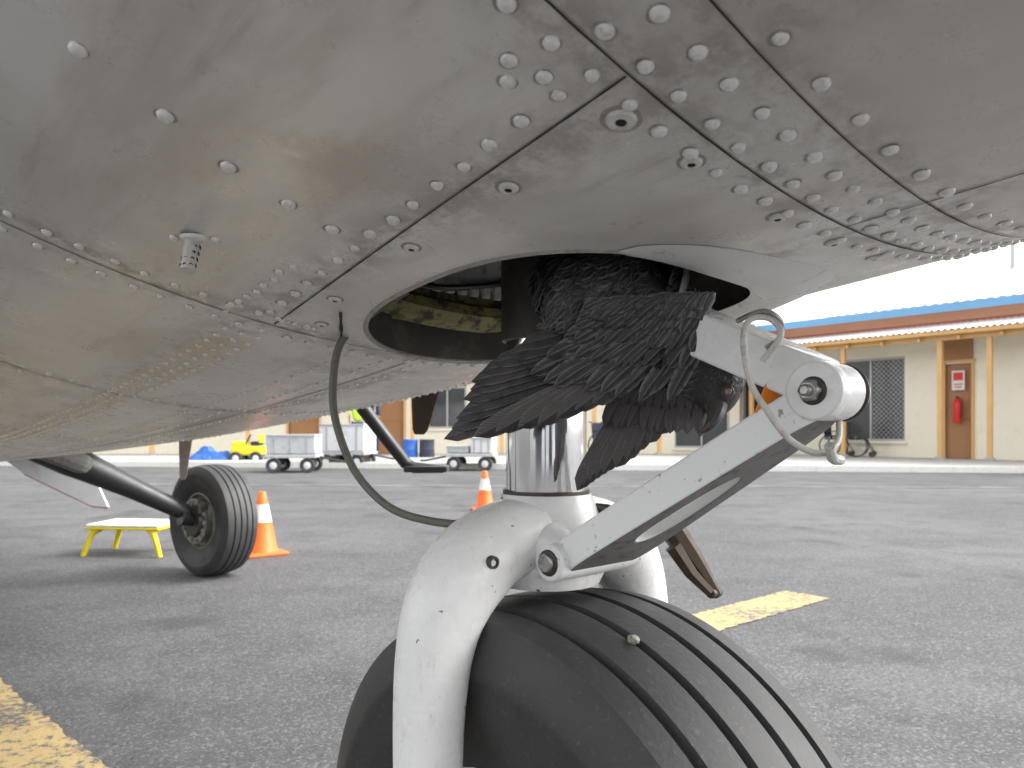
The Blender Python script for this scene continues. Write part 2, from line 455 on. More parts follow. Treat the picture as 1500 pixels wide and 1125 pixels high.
row(-.339, -.54, -.334, .5, .030); row(-.364, -.535, -.360, .5, .031); row(-.390, -.525, -.382, .5, .031)
row(-.425, -.53, -.42, .5, .045)
row(-.315, -.300, .15, -.262, .0325)
row(.168, -.54, .150, -.2, .027, .0045); row(.206, -.54, .186, .5, .027, .0045)
row(.15, -.29, .15, -.20, .02, .004)
for dv in (-.018, .0, .018): row(.23, -.255+dv, 2.2, -.255+dv, .03, .0042)
for vv in (-.13, -.08, -.03, .19, .25): row(.22, vv, 3.0, vv, .024, .0035)
row(.70, -.54, .70, .5, .03, .0042); row(.74, -.54, .74, .5, .03, .0042)
row(1.48, -.54, 1.48, .5, .035, .005); row(1.53, -.54, 1.53, .5, .035, .005)
for vv, uu in ((-.492, -.109), (-.44, -.098), (-.393, -.082), (-.345, -.075), (-.306, -.07), (-.54, -.12)): rivet(uu, vv, .0058)
for k in range(9): rivet(.02+.02*k, -.30+.006*random.random(), .004)
for uu, vv in ((-.312, -.335), (-.318, -.315), (-.300, -.325)): rivet(uu, vv, .005)
u0, v0 = .045, -.372; zb = bz(u0, v0)
for dx_, dy_ in ((-.012, .016), (.012, -.014)): rivet(u0+dy_, v0+dx_, .004)
meshobj('rivets', RV, RF, M['rivet'], A, True, 60)
meshobj('rivet_grime', GV, GF, M['grime'], A, False)
def fastener(u, v, r=.008):
    n = Vector((.8*v, -.12, -1)).normalized(); c = Vector((v, u, bz(u, v)))
    rot = n.to_track_quat('Z', 'Y').to_euler()
    for nm, pr, mt in (('fastener_rim', [(r*1.3, .0002), (r*1.08, .0006), (r*1.0, .0004)], M['grime']), ('fastener', [(r*1.0, .0003), (r*.86, .0022), (r*.5, .0030), (r*.34, .0022)], M['skinm']), ('fastener_socket', [(r*.36, .0024), (r*.30, .0014), (0, .0014)], M['seam'])):
        o = lathe(nm, pr, mt, A, seg=20); o.location = c; o.rotation_euler = rot
for uu, vv, rr in ((-.327, -.262, .0095), (-.223, -.256, .0072), (-.095, -.248, .0066), (.055, -.235, .0066), (-.332, -.20, .0072), (-.33, -.09, .0066), (-.33, .0, .0066), (-.325, .09, .0066), (.13, -.21, .006)):
    fastener(uu, vv, rr)
lathe('drain_flange', [(.012, .001), (.011, -.0015), (.006, -.003)], M['rivet'], A, loc=(v0, u0, zb), seg=20)
tube('drain_tube', [(v0, u0, zb+.003), (v0-.004, u0-.002, zb-.012), (v0-.008, u0-.006, zb-.030)], .0062, M['wellgrey'], A, 16)
for i in range(4):
    for s in range(8):
        t = s*math.pi/4; q = (i+.8)/5
        cx, cy, cz = v0-.001-.008*q, u0-.006*q, zb-.004-.028*q
        lathe('drain_hole', [(.0015, 0), (0, 0)], M['seam'], A, loc=(cx+.0066*math.cos(t), cy+.0066*math.sin(t), cz), seg=8).rotation_euler = Vector((math.cos(t), math.sin(t), 0)).to_track_quat('Z', 'Y').to_euler()

# wheel well contents
tube('well_rib', [(-.165, .145, 1.012), (-.08, .148, .998), (.03, .150, .995), (.13, .148, 1.005)], [.012, .018, .018, .012], M['olive'], A, 8, 5)
box('well_web', (-.03, .168, 1.03), (.27, .004, .09), M['olive'], A, .001)
box('well_plate', (-.01, .132, 1.052), (.12, .006, .045), M['wellgrey'], A, .001)
for i in range(6): box('well_plate_tab', (-.058+i*.019, .128, 1.026), (.011, .006, .016), M['wellgrey'], A)
tube('well_torque_tube', [(-.19, .09, 1.12), (.18, .09, 1.12)], .014, M['darksteel'], A)
box('well_beam', (-.0, .05, 1.17), (.36, .035, .05), M['well'], A, .003)
tube('well_cable', [(-.18, .12, 1.06), (-.1, .11, 1.02), (0, .12, 1.03), (.12, .13, 1.06)], .004, M['black'], A, 8, 6)
tube('well_cable', [(-.17, .02, 1.12), (-.12, .08, 1.05), (-.11, .14, 1.01), (-.165, .155, .985)], .005, M['hose'], A, 8, 6)

# nose gear (axis through the local origin)
lathe('oleo_chrome', [(.0456, .74), (.0456, 1.02)], M['chrome'], A, seg=96)
lathe('oleo_housing', [(.0462, .950), (.050, .950), (.051, .955), (.051, 1.06), (.055, 1.065), (.055, 1.31)], M['darksteel'], A)
lathe('oleo_collar', [(.0457, .779), (.051, .779), (.053, .774), (.056, .766), (.060, .755), (.066, .735), (.070, .70), (.060, .68)], M['white'], A, seg=64)
lathe('oleo_wiper_seal', [(.0457, .783), (.049, .783), (.049, .778)], M['darksteel'], A, seg=64)
AX = -.035
fv = [(0, 0, .708), (0, 0, .722)]; fr = [(.052, .056), (.052, .054)]; fe = [(0, 1)]
for sgn in (-1, 1):
    pth = [(.062, .727, .053, 0), (.104, .716, .052, 0), (.140, .682, .048, 0), (.158, .632, .041, 0), (.166, .56, .037, -.004), (.172, .48, .035, -.012), (.174, .40, .035, -.024), (.175, .345, .042, AX), (.175, .315, .045, AX)]
    prev = 0
    for x, z, r, yy in pth:
        fv.append((sgn*x*(1.04 if sgn > 0 else 1), yy, z)); fr.append(r); fe.append((prev, len(fv)-1)); prev = len(fv)-1
fork = skin('fork', fv, fe, fr, M['white'], A, 3)
for sx in (-1, 1):
    tube('fork_lug', [(sx*.030, .0, .735), (sx*.036, -.045, .725), (sx*.038, -.068, .716)], [.036, .027, .020], M['white'], A, 20, 4)
for (x, y, z, r) in ((-.118, -.047, .720, .0062), (.045, -.056, .760, .0065)):
    lathe('boss_bolt', [(0, .003), (r*.6, .003), (r*.7, -.001), (r, -.001), (r*1.1, .004), (r*1.1, .02)], M['darksteel'], A, 'y', (x, y, z), 16)
def wheel(par, Rr, W, loc, hubm, name='tyre', grooves=(-.70, -.24, .24, .70)):
    def crown(v): return Rr-.035*Rr*(abs(v)/(W*.42))**2.2
    N_ = 60; gw = W*.014; marks = []
    allv = [-W*.42+W*.84*i/N_ for i in range(N_+1)]
    for g in grooves:
        gv = g*W*.42; marks += [(gv-gw*1.7, 0), (gv-gw, .008), (gv+gw, .008), (gv+gw*1.7, 0)]
    for v in allv:
        if all(abs(v-g*W*.42) > gw*2 for g in grooves): marks.append((v, 0))
    marks.sort()
    tread = [(crown(v)-dd, v) for v, dd in marks]
    side = [(Rr*.90, W*.475), (Rr*.83, W*.5), (Rr*.81, W*.503), (Rr*.80, W*.498), (Rr*.72, W*.49), (Rr*.62, W*.455), (Rr*.53, W*.40), (Rr*.49, W*.37), (Rr*.47, W*.3)]
    prof = [(r, -v) for r, v in reversed(side)]+tread+side
    lathe(name, prof, M['rubber'], par, 'x', loc, 180)
    for s in (-1, 1):
        h = [(Rr*.50, s*W*.38), (Rr*.47, s*W*.39), (Rr*.44, s*W*.30), (Rr*.34, s*W*.26), (Rr*.30, s*W*.34), (Rr*.16, s*W*.36), (Rr*.15, s*W*.48), (0, s*W*.49)]
        lathe('wheel_rim', h, hubm, par, 'x', loc, 48)
        for k in range(9):
            t = k*2*math.pi/9
            lathe('rim_bolt', [(0, s*W*.40), (.011, s*W*.40), (.011, s*W*.28)], M['darksteel'], par, 'x', (loc[0], loc[1]+Rr*.25*math.cos(t), loc[2]+Rr*.25*math.sin(t)), 8)
wheel(A, .334, .262, (0, AX, .334), M['whiteworn'], 'nose_tyre')
tube('axle', [(-.2, AX, .334), (.2, AX, .334)], .02, M['steel'], A)
vs = []; fs = []
for i in range(6):
    for k in range(9):
        th_, ph_ = math.pi*(i+.5)/6, 2*math.pi*k/9
        p = Vector((math.sin(th_)*math.cos(ph_), math.sin(th_)*math.sin(ph_), math.cos(th_)*.7)); vs.append(p*.0062*(1+.45*mnoise.noise(p*1.7)))
        if i: fs.append(((i-1)*9+k, (i-1)*9+(k+1) % 9, i*9+(k+1) % 9, i*9+k))
fs += [tuple(range(9)), tuple(range(45, 54))]
o = meshobj('pebble', vs, fs, M['stone'], A, False); o.location = (-.03, -.15, .650)

# torque links
def link(name, a, b_, wa, wb, th, mat, hole=True, N_=56):
    a = Vector((0, a[0], a[1])); b_ = Vector((0, b_[0], b_[1])); d = b_-a; L = d.length; d.normalize()
    X_ = Vector((1, 0, 0)); nn = d.cross(X_).normalized()
    outer, inner = [], []
    for k in range(N_):
        t = 2*math.pi*k/N_; c, s = math.cos(t), math.sin(t); e = .35
        x = .5+.5*math.copysign(abs(c)**e, c); w = wa*(1-x)+wb*x
        outer.append((x*L, w*math.copysign(abs(s)**e, s)))
        e2 = .85
        xi = .45+.22*math.copysign(abs(c)**e2, c); wi = (wa*(1-xi)+wb*xi)*.46
        inner.append((xi*L, wi*math.copysign(abs(s)**e2, s)))
    vs, fs = [], []
    for lay in (-th/2, th/2):
        for lst in (outer, inner):
            for x, w in lst: vs.append(a+d*x+X_*w+nn*lay)
    O0, I0, O1, I1 = 0, N_, 2*N_, 3*N_
    for k in range(N_):
        k2 = (k+1) % N_
        fs.append((O0+k, O0+k2, O1+k2, O1+k))
        if hole:
            fs.append((O0+k, O0+k2, I0+k2, I0+k)); fs.append((O1+k, O1+k2, I1+k2, I1+k)); fs.append((I0+k, I0+k2, I1+k2, I1+k))
    if not hole:
        fs.append(tuple(range(O0, O0+N_))); fs.append(tuple(range(O1, O1+N_)))
    o = meshobj(name, vs, fs, mat, A, True)
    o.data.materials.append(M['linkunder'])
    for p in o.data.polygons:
        if hole and p.normal.z < -.5 and abs(p.normal.x) < .3 and abs((p.center-a).dot(nn)) > th*.45: p.material_index = 1  # downward faces take the grey with shade painted in
    return bevel(o, .0020, 2)
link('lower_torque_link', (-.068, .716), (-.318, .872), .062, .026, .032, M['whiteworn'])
link('upper_torque_link', (-.052, 1.012), (-.322, .888), .050, .024, .038, M['white'], False)
def pin(name, c, r, half, mat, seg=32):
    return bevel(lathe(name, [(0, -half), (r, -half), (r, half), (0, half)], mat, A, 'x', c, seg), .002)
pin('lower_pivot_boss', (0, -.068, .716), .0195, .064, M['whiteworn'])
pin('lower_pivot_washer', (0, -.068, .716), .0135, .066, M['darksteel'])
pin('lower_pivot_pin', (0, -.068, .716), .0100, .070, M['steel'])
pin('knee_knuckle', (-.004, -.325, .881), .0235, .022, M['white'])
pin('knee_washer', (-.004, -.325, .881), .0115, .0240, M['darksteel'])
pin('knee_bolt', (-.006, -.325, .881), .0090, .030, M['steel'], 6)
pin('knee_pin_end', (-.006, -.325, .881), .0050, .035, M['steel'], 16)
pin('knee_clevis', (.022, -.325, .881), .0242, .0025, M['darksteel'])
pin('knee_clevis_outer', (.0285, -.325, .881), .0215, .0032, M['white'])
pin('knee_nut', (.034, -.325, .881), .011, .004, M['steel'], 6)
Ai = Matrix.Rotation(-R(42), 4, 'Z')
def loc_(p): return Ai @ (Vector(p)-Vector((.0386, .85, 0)))
tube('bonding_wire', [loc_(p) for p in ((.2, .60, .905), (.212, .592, .925), (.206, .60, .939), (.190, .60, .938), (.185, .60, .921), (.189, .595, .888), (.200, .59, .866), (.216, .585, .843), (.238, .585, .832), (.260, .60, .840), (.270, .62, .862))], .0026, M['wellgrey'], A, 10, 8)
tube('bonding_wire_loop', [loc_(p) for p in ((.186, .62, .94), (.20, .60, .945), (.214, .60, .938), (.218, .61, .925), (.21, .62, .918))], .0022, M['steel'], A, 10, 8)
tube('wire_clamp', [loc_(p) for p in ((.243, .575, .838), (.250, .585, .828), (.262, .60, .826))], .0042, M['wellgrey'], A, 10, 4)
box('orange_tag', loc_((.214, .625, .876)), (.017, .002, .030), M['amber'], A, .0008, (.2, .3, -.4))
tube('tow_lever', [loc_(p) for p in ((.165, .87, .765), (.185, .865, .735), (.205, .86, .705), (.228, .86, .672), (.236, .86, .660))], [.010, .015, .013, .007, .0055], M['rust'], A, 8, 3)
tube('tow_lever_strap', [loc_(p) for p in ((.180, .84, .72), (.20, .84, .69), (.222, .845, .668))], [.010, .008, .006], M['rust'], A, 6)
pin('tow_lever_pivot', tuple(loc_((.232, .86, .664))), .006, .010, M['darksteel'], 12)
tube('hydraulic_hose', [loc_(p) for p in ((-.12, .86, 1.01), (-.160, .86, .984), (-.193, .85, .950), (-.2025, .85, .904), (-.199, .85, .858), (-.178, .85, .804), (-.139, .84, .765), (-.093, .83, .750), (-.0425, .82, .747), (-.005, .82, .752))], .0045, M['hose'], A, 12, 10)
tube('hose_fitting', [loc_(p) for p in ((-.028, .82, .748), (-.0, .82, .753))], .007, M['steel'], A, 12)

# main gear
def main_gear(s):
    tube('main_gear_leg', [(s*.12, 3.80, .80), (s*.30, 3.84, .70), (s*.62, 3.86, .53), (s*.95, 3.86, .345)], [.09, .085, .060, .045], M['black'], A, 20, 4)
    W_ = bpy.data.objects.new('main_wheel', None); COL.objects.link(W_); W_.parent = A; W_.location = (s*1.05, 3.86, 0); W_.rotation_euler = (0, 0, R(11)*s)
    wheel(W_, .325, .22, (0, 0, .325), M['hub'], 'main_tyre', (-.6, -.2, .2, .6))
    lathe('brake_disc', [(.05, -.02), (.13, -.02), (.13, .0), (.05, .0)], M['steel'], W_, 'x', (-s*.095, 0, .325), 32, True)
    lathe('brake_housing', [(0, 0), (.085, 0), (.095, s*.02), (.095, s*.05)], M['darksteel'], W_, 'x', (-s*.135, 0, .325), 24)
    box('brake_caliper', (-s*.12, -.07, .40), (.06, .08, .06), M['darksteel'], W_, .01)
    for k in range(14):
        t = k*math.pi/7
        box('brake_fin', (-s*.117, .112*math.cos(t), .325+.112*math.sin(t)), (.022, .022, .022), M['hub'], W_, .003)
    tube('stub_axle', [(-s*.20, 0, .35), (-s*.05, 0, .325)], .04, M['black'], W_)
main_gear(1); main_gear(-1)
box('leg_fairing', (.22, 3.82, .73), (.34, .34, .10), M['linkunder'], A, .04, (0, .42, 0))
def blade(name, c, ch, h, th, mat, sweep=.04, rz=0):
    vs = []
    for z, cc, off in ((0, ch, 0), (-h*.5, ch*.72, sweep*.6), (-h*.92, ch*.48, sweep), (-h, ch*.3, sweep*1.1)):
        for k in range(12):
            t = 2*math.pi*k/12; vs.append((th/2*math.sin(t)*(cc/ch), off+cc/2*math.cos(t), z))
    fs = [(i*12+k, i*12+(k+1) % 12, (i+1)*12+(k+1) % 12, (i+1)*12+k) for i in range(3) for k in range(12)]+[tuple(range(36, 48)), tuple(range(12))]
    o = meshobj(name, vs, fs, mat, A); o.location = c; o.rotation_euler = (0, 0, rz); return o
blade('blade_antenna', (.30, 2.07, bz(2.07, .30)+.02), .14, .165, .02, M['grime'], .03)
blade('blade_antenna', (.50, .93, bz(.93, .5)+.02), .14, .145, .02, M['rust'], .03)
tube('boarding_step_arm', [loc_(p) for p in ((-.50, 2.3, .99), (-.455, 2.3, .915), (-.325, 2.3, .748), (-.30, 2.3, .735), (-.21, 2.3, .730))], [.022, .022, .019, .018, .012], M['black'], A, 12)
box('boarding_step_tread', loc_((-.26, 2.3, .732)), (.13, .10, .018), M['black'], A, .004, (0, 0, -R(42)))
pl = [loc_(p) for p in ((-3.5, 5.0, .74), (-2.86, 5.0, .70), (-2.69, 5.0, .335), (-2.80, 5.0, .345), (-3.25, 5.0, .56))]
vs = pl+[p+loc_((.0386, .87, 0)) for p in pl]; nn_ = len(pl)
meshobj('ventral_panel', vs, [tuple(range(nn_)), tuple(range(nn_, 2*nn_))]+[(k, (k+1) % nn_, nn_+(k+1) % nn_, nn_+k) for k in range(nn_)], M['cartwhite'], A, False)
tube('ventral_panel_edge', [p+loc_((.0386, .86, -.002)) for p in (pl[2], pl[3], pl[4])], .008, M['redtrim'], A, 8)

# ------------------------------------------------------------------ bird
B = empty('dead_black_bird', (.115, .70, .965))
def mm(x, y, z): return Vector((x/1000, y/1000, z/1000))
bodyv = [mm(-4, 16, 2), mm(-54, 24, 16), mm(-85, 50, 48), mm(28, 18, -10), mm(54, 26, -36), mm(72, 24, -56), mm(81, 18, -74), mm(79, 8, -90), mm(74, 2, -99),
         mm(40, 32, -45), mm(35, 38, -75), mm(-40, 12, -24), mm(30, 26, 32)]
bede = [(0, 1), (1, 2), (0, 3), (3, 4), (4, 5), (5, 6), (6, 7), (7, 8), (3, 9), (9, 10), (0, 11), (0, 12)]
brad = [.064, .054, .026, .055, .042, .034, .034, .018, .007, .032, .014, .032, .048]
body = skin('body', [tuple(v) for v in bodyv], bede, brad, M['plumage'], B, 3)
FV, FF, FU = [], [], []
def feather(base, tip, w, nrm, curl=0., rows=9, point=.72, ridge=.12, rag=.10, bd=.25):
    base, tip, nrm = Vector(base), Vector(tip), Vector(nrm).normalized()
    d = tip-base; L = d.length; d.normalize(); nrm = (nrm-d*nrm.dot(d)).normalized(); sd = d.cross(nrm)
    b0 = len(FV); ns = random.random(); bend = random.uniform(-bd, bd)
    for i in range(rows+1):
        t = i/rows
        ww = w*min(1, .28+2.2*t)
        if t > point: ww *= math.sqrt(max(0, 1-((t-point)/(1-point))**2))*.96+.04
        c = base+d*(L*t)+nrm*(curl*t*t)+sd*(w*.25*math.sin(t*3+ns)+w*bend*t*t)
        for q, e in ((-1, 0), (-.5, .6), (0, 1), (.5, .6), (1, 0)):
            j = 1+rag*mnoise.noise(Vector((t*14+ns*50, q*3, ns*20)))
            FV.append(c+sd*(ww*q*j)+nrm*(ridge*w*e)); FU.append(((q+1)/2, t+ns))
    for i in range(rows):
        for k in range(4):
            a = b0+i*5+k; FF.append((a, a+1, a+6, a+5))
def flush(name, mat='feather'):
    global FV, FF, FU
    me = bpy.data.meshes.new(name); me.from_pydata([tuple(v) for v in FV], [], FF)
    uvl = me.uv_layers.new(name='UVMap')
    for lp in me.loops: uvl.data[lp.index].uv = FU[lp.vertex_index]
    for p in me.polygons: p.use_smooth = True
    me.materials.append(M[mat])
    o = bpy.data.objects.new(name, me); COL.objects.link(o); o.parent = B; FV, FF, FU = [], [], []
    return o
def lerp(a, b_, t): return a+(b_-a)*t
rj = lambda a: random.uniform(-a, a)
# primaries: long, separate tips at the lower left, each lapping the next
tips = [(-178, -124), (-171, -113), (-167, -103), (-160, -95), (-160, -86), (-153, -78), (-152, -70), (-142, -61), (-132, -53), (-118, -45), (-106, -38)]
for i, (x, z) in enumerate(tips):
    t = i/(len(tips)-1)
    feather(mm(-4+2*t, -8-1.2*i, -62+46*t), mm(x, 6-1.2*i, z), .0088, (0.05, -1, .35), .004, 16, .84, .16, .06, .1)
secs = [(-150, -120), (-130, -116), (-110, -112), (-92, -108), (-75, -102), (-58, -96), (-42, -90), (-26, -83), (-11, -76), (4, -69), (20, -60), (38, -48)]
for i, (x, z) in enumerate(secs):
    t = i/(len(secs)-1)
    feather(mm(lerp(-2, 62, t), -18-.8*i, lerp(-54, -16, t)), mm(x, -8-.8*i, z), .0105, (0, -1, -.3), .003, 14, .8, .16, .06, .1)
flush('left_wing')
# coverts in overlapping rows, drawn from the outermost row inward
for rr, (ln_, oy, up) in enumerate(((70, -28, 2), (48, -32, 12), (33, -36, 22), (25, -39, 31), (20, -41, 39), (17, -42, 46))):
    cnt = 13+rr*3
    for i in range(cnt):
        t = (i+rj(.15))/(cnt-1)
        bx, bzz = lerp(-36, 60, t)+rj(2), lerp(-42, -34, t)+up*.85+rj(1.5)
        an = R(lerp(196, 232, t)+rj(5)); l2 = ln_*random.uniform(.92, 1.08)
        feather(mm(bx, oy-.3*i+8*abs(t-.5), bzz), mm(bx+l2*math.cos(an), oy+7-.3*i, bzz+l2*math.sin(an)), (.0078-.0005*rr), (rj(.12), -1, rj(.12)-.15), random.uniform(.0, .003), 10, .6, .22, .08, .15)
flush('wing_coverts', 'contour')
tips = [(-51, -174), (-47, -168), (-40, -164), (-33, -160), (-25, -156), (-14, -150), (-4, -143), (7, -135), (18, -126), (29, -117), (41, -108)]
for i, (x, z) in enumerate(tips):
    t = i/(len(tips)-1)
    feather(mm(lerp(14, 62, t), 40-i, lerp(-70, -62, t)), mm(x, 55-i, z), .0100, (.3, -1, .1), .004, 14, .82, .16, .06, .1)
for rr, (ln_, up) in enumerate(((58, 4), (40, 10), (28, 17))):
    for i in range(11):
        t = (i+rj(.15))/10
        bx, bzz = lerp(6, 74, t), -66+up+rj(1.5); an = R(lerp(236, 258, t)+rj(4))
        feather(mm(bx, 28-4*rr-.4*i, bzz), mm(bx+ln_*math.cos(an), 36-4*rr-.4*i, bzz+ln_*math.sin(an)), .0085, (.1, -1, 0), .002, 9, .62, .2, .08, .15)
flush('right_wing')
bpy.context.view_layer.update(); dg = bpy.context.evaluated_depsgraph_get()
ev = body.evaluated_get(dg); me = ev.to_mesh()
polys = [(p.center.copy(), p.normal.copy(), p.area) for p in me.polygons]
ev.to_mesh_clear()
tot = sum(p[2] for p in polys)
for _ in range(5600):
    c, nrm, ar = random.choice(polys)
    if random.random() > ar/(3*tot/len(polys)): continue
    if c.x > .060 and c.z < -.03: 
        # short velvet feathers on the head and neck
        fl = Vector((.5, -.2, .9))+Vector((rj(.2), rj(.2), rj(.2))); ln_, wd, lift = random.uniform(.006, .009), .0024, .0008
        if c.z < -.085: continue
    else:
        fl = Vector((-.8, .05, -.45))+Vector((rj(.2), rj(.2), rj(.2))); ln_, wd, lift = random.uniform(.014, .019), .0052, random.uniform(.001, .003)
    fl = (fl-nrm*fl.dot(nrm))
    if fl.length < .15: continue
    fl.normalize()
    feather(c-nrm*.0006, c+fl*ln_+nrm*lift, wd, nrm, -.0006, 5, .42, .22)
flush('contour_feathers', 'contour')
for (x, y, z) in ((82, -15, -80),):
    lathe('eye_ring', [(.0062, .001), (.005, -.0012), (.0035, -.0008)], M['beak'], B, 'y', mm(x, y, z), 16)
    lathe('eye', [(0, -.0030), (.0025, -.0022), (.0038, 0)], M['eye'], B, 'y', mm(x, y, z), 14)
tube('beak', [mm(77, 2, -92), mm(72, -5, -104), mm(65, -8, -113), mm(59, -7, -117)], [.010, .007, .004, .001], M['beak'], B, 10, 4)

# ------------------------------------------------------------------ ground equipment
def cone(x, y, h=.42):
    e = empty('traffic_cone', (x, y, 0), random.random())
    lathe('cone_body', [(.105*h/.42, .022), (.098*h/.42, .03), (.062*h/.42, h*.52)], M['orange'], e, seg=32)
    lathe('reflective_band', [(.063*h/.42, h*.52), (.040*h/.42, h*.80)], M['reflect'], e, seg=32)
    lathe('cone_top', [(.039*h/.42, h*.80), (.024*h/.42, h*.985), (.018*h/.42, h), (.012, h-.01)], M['orange'], e, seg=32)
    box('cone_base', (0, 0, .0125), (.27*h/.42, .27*h/.42, .023), M['orange'], e, .008)
cone(-1.71, 5.14, .43); cone(-.288, 7.95, .42)

st = empty('step_stool', (-2.60, 5.2, 0), R(-6))
box('stool_top', (0, 0, .205), (.52, .34, .022), M['stooltop'], st, .01)
box('stool_rim', (0, 0, .187), (.53, .35, .014), M['yellow'], st, .006)
for sx in (-1, 1):
    for sy in (-1, 1):
        tube('stool_leg', [(sx*.19, sy*.14, .183), (sx*.225, sy*.155, .14), (sx*.275, sy*.17, 0)], [.030, .020, .016], M['yellow'], st, 8, 4)
    tube('stool_arch', [(sx*.20, -.14, .16), (sx*.215, 0, .178), (sx*.20, .14, .16)], .014, M['yellow'], st, 8, 5)

def tyre_small(par, x, y, r, w=.09):
    lathe('cart_tyre', [(r*.5, -w*.4), (r*.85, -w*.5), (r, -w*.35), (r, w*.35), (r*.85, w*.5), (r*.5, w*.4)], M['rubber'], par, 'y', (x, y, r), 28)
    lathe('cart_hub', [(0, -w*.45), (r*.3, -w*.45), (r*.52, -w*.3), (r*.52, w*.3), (r*.3, w*.45), (0, w*.45)], M['cartwhite'], par, 'y', (x, y, r), 20)
def cart(x, y, rz, L, hs, mats, drawbar=1, name='baggage_cart'):
    e = empty(name, (x, y, 0), rz)
    box('deck', (0, 0, .33), (L, .9, .07), M['cartgrey'], e, .01)
    for sx in (-1, 1):
        for sy in (-.4, .4): tyre_small(e, sx*L*.33, sy, .15)
        box('axle_beam', (sx*L*.33, 0, .2), (.08, .75, .12), M['darksteel'], e)
    k = len(mats)
    for i, mt in enumerate(mats):
        H = hs[i]; cx = -L/2+L/k*(i+.5); w = L/k-.05
        box('load_box', (cx, 0, .37+H/2), (w, .82, H-.01), mt, e, .02)
        for q in range(3): box('panel_rib', (cx-w/2+w*(q+.5)/3, -.415, .37+H/2), (.03, .02, H*.9), M['grey'], e)
        box('panel_rail', (cx, -.415, .37+H-.03), (w, .03, .04), M['grey'], e)
    tube('drawbar', [(drawbar*L/2, 0, .3), (drawbar*(L/2+.5), 0, .2), (drawbar*(L/2+.62), 0, .2)], .022, M['darksteel'], e, 8)
    return e
cart(-4.42, 15.3, R(4), 1.0, [.40], [M['cartgrey']])
e = cart(-3.75, 17.2, R(-9), 1.1, [.62], [M['cartwhite']])
for s in (-.5, .5):
    for q in (-.38, .38): tube('canopy_post', [(s, q, .95), (s, q, 1.5)], .018, M['grey'], e, 8)
box('canopy', (0, 0, 1.52), (1.15, .9, .04), M['cartwhite'], e, .01)
cart(-.85, 16.0, R(-5), 1.0, [.16, .34], [M['cartgrey'], M['cartwhite']], -1)
e = empty('baggage_tractor', (-6.55, 18.7, .0), R(5))
box('chassis', (0, 0, .34), (.75, .6, .22), M['yellow'], e, .05); box('hood', (-.22, 0, .50), (.28, .55, .14), M['yellow'], e, .05)
box('seat', (.2, 0, .52), (.22, .45, .10), M['black'], e, .03); box('seat_back', (.30, 0, .64), (.06, .45, .22), M['yellow'], e, .03)
tube('steering_column', [(-.08, 0, .5), (.04, 0, .74)], .02, M['black'], e)
for sx in (-.24, .24):
    for sy in (-.28, .28): tyre_small(e, sx, sy, .16, .12)
vs, fs = [], []; NN = 30
for i in range(NN):
    for j in range(NN):
        x, y = i/(NN-1)*2-1, j/(NN-1)*2-1; r = math.hypot(x, y)
        z = max(0, (1-r**1.6))*.36*(1+.9*mnoise.noise(Vector((x*3, y*3, 1))))+.09*abs(mnoise.noise(Vector((x*9, y*9, 2))))
        vs.append((x*.75, y*.5, z if r < 1 else 0.002))
for i in range(NN-1):
    for j in range(NN-1): fs.append((i*NN+j, (i+1)*NN+j, (i+1)*NN+j+1, i*NN+j+1))
meshobj('blue_tarpaulin', vs, fs, M['bluetarp'], None, True, 25).location = (-7.4, 18.6, .001)
for i, (x, mt) in enumerate(((-2.75, M['bluetarp']), (-2.3, M['cloth']))):
    lathe('storage_drum', [(0, .0), (.2, .0), (.21, .03), (.2, .18), (.21, .20), (.2, .22), (.2, .43), (.215, .46), (.2, .48), (0, .48)], mt, None, 'z', (x, 20.3, .12), 24)

def worker(x, y, rz, top):
    e = empty('airport_worker', (x, y, .12), rz)
    V = [(0, 0, .92), (.09, 0, .88), (.10, .02, .48), (.11, .0, .08), (.11, -.12, .04), (-.09, 0, .88), (-.10, -.04, .48), (-.11, 0, .08), (-.11, -.12, .04)]
    skin('legs', V, [(0, 1), (1, 2), (2, 3), (3, 4), (0, 5), (5, 6), (6, 7), (7, 8)], [(.14, .10), .085, .06, .045, .035, .085, .06, .045, .035], M['cloth'], e, 2)
    skin('torso', [(0, 0, .95), (0, 0, 1.15), (0, 0, 1.36), (.17, 0, 1.40), (.23, -.01, 1.14), (-.17, 0, 1.40), (-.23, -.02, 1.14)], [(0, 1), (1, 2), (2, 3), (3, 4), (2, 5), (5, 6)], [(.15, .11), (.15, .10), (.15, .10), .06, .05, .06, .05], top, e, 2)
    for s in (-1, 1):
        skin('forearm', [(s*.23, -.01, 1.14), (s*.22, -.12, .92), (s*.215, -.16, .83)], [(0, 1), (1, 2)], [.04, .03, .028], M['humanskin'], e, 2)
    skin('head', [(0, 0, 1.42), (0, -.01, 1.52), (0, -.01, 1.62), (0, -.005, 1.68)], [(0, 1), (1, 2), (2, 3)], [.05, .055, (.078, .088), .07], M['humanskin'], e, 2)
    lathe('hair', [(.085, 0), (.088, .04), (.06, .09), (0, .105)], M['black'], e, 'z', (0, .01, 1.63), 20)
worker(-4.15, 20.2, R(20), M['vest']); worker(-3.75, 20.6, R(-50), M['cloth'])

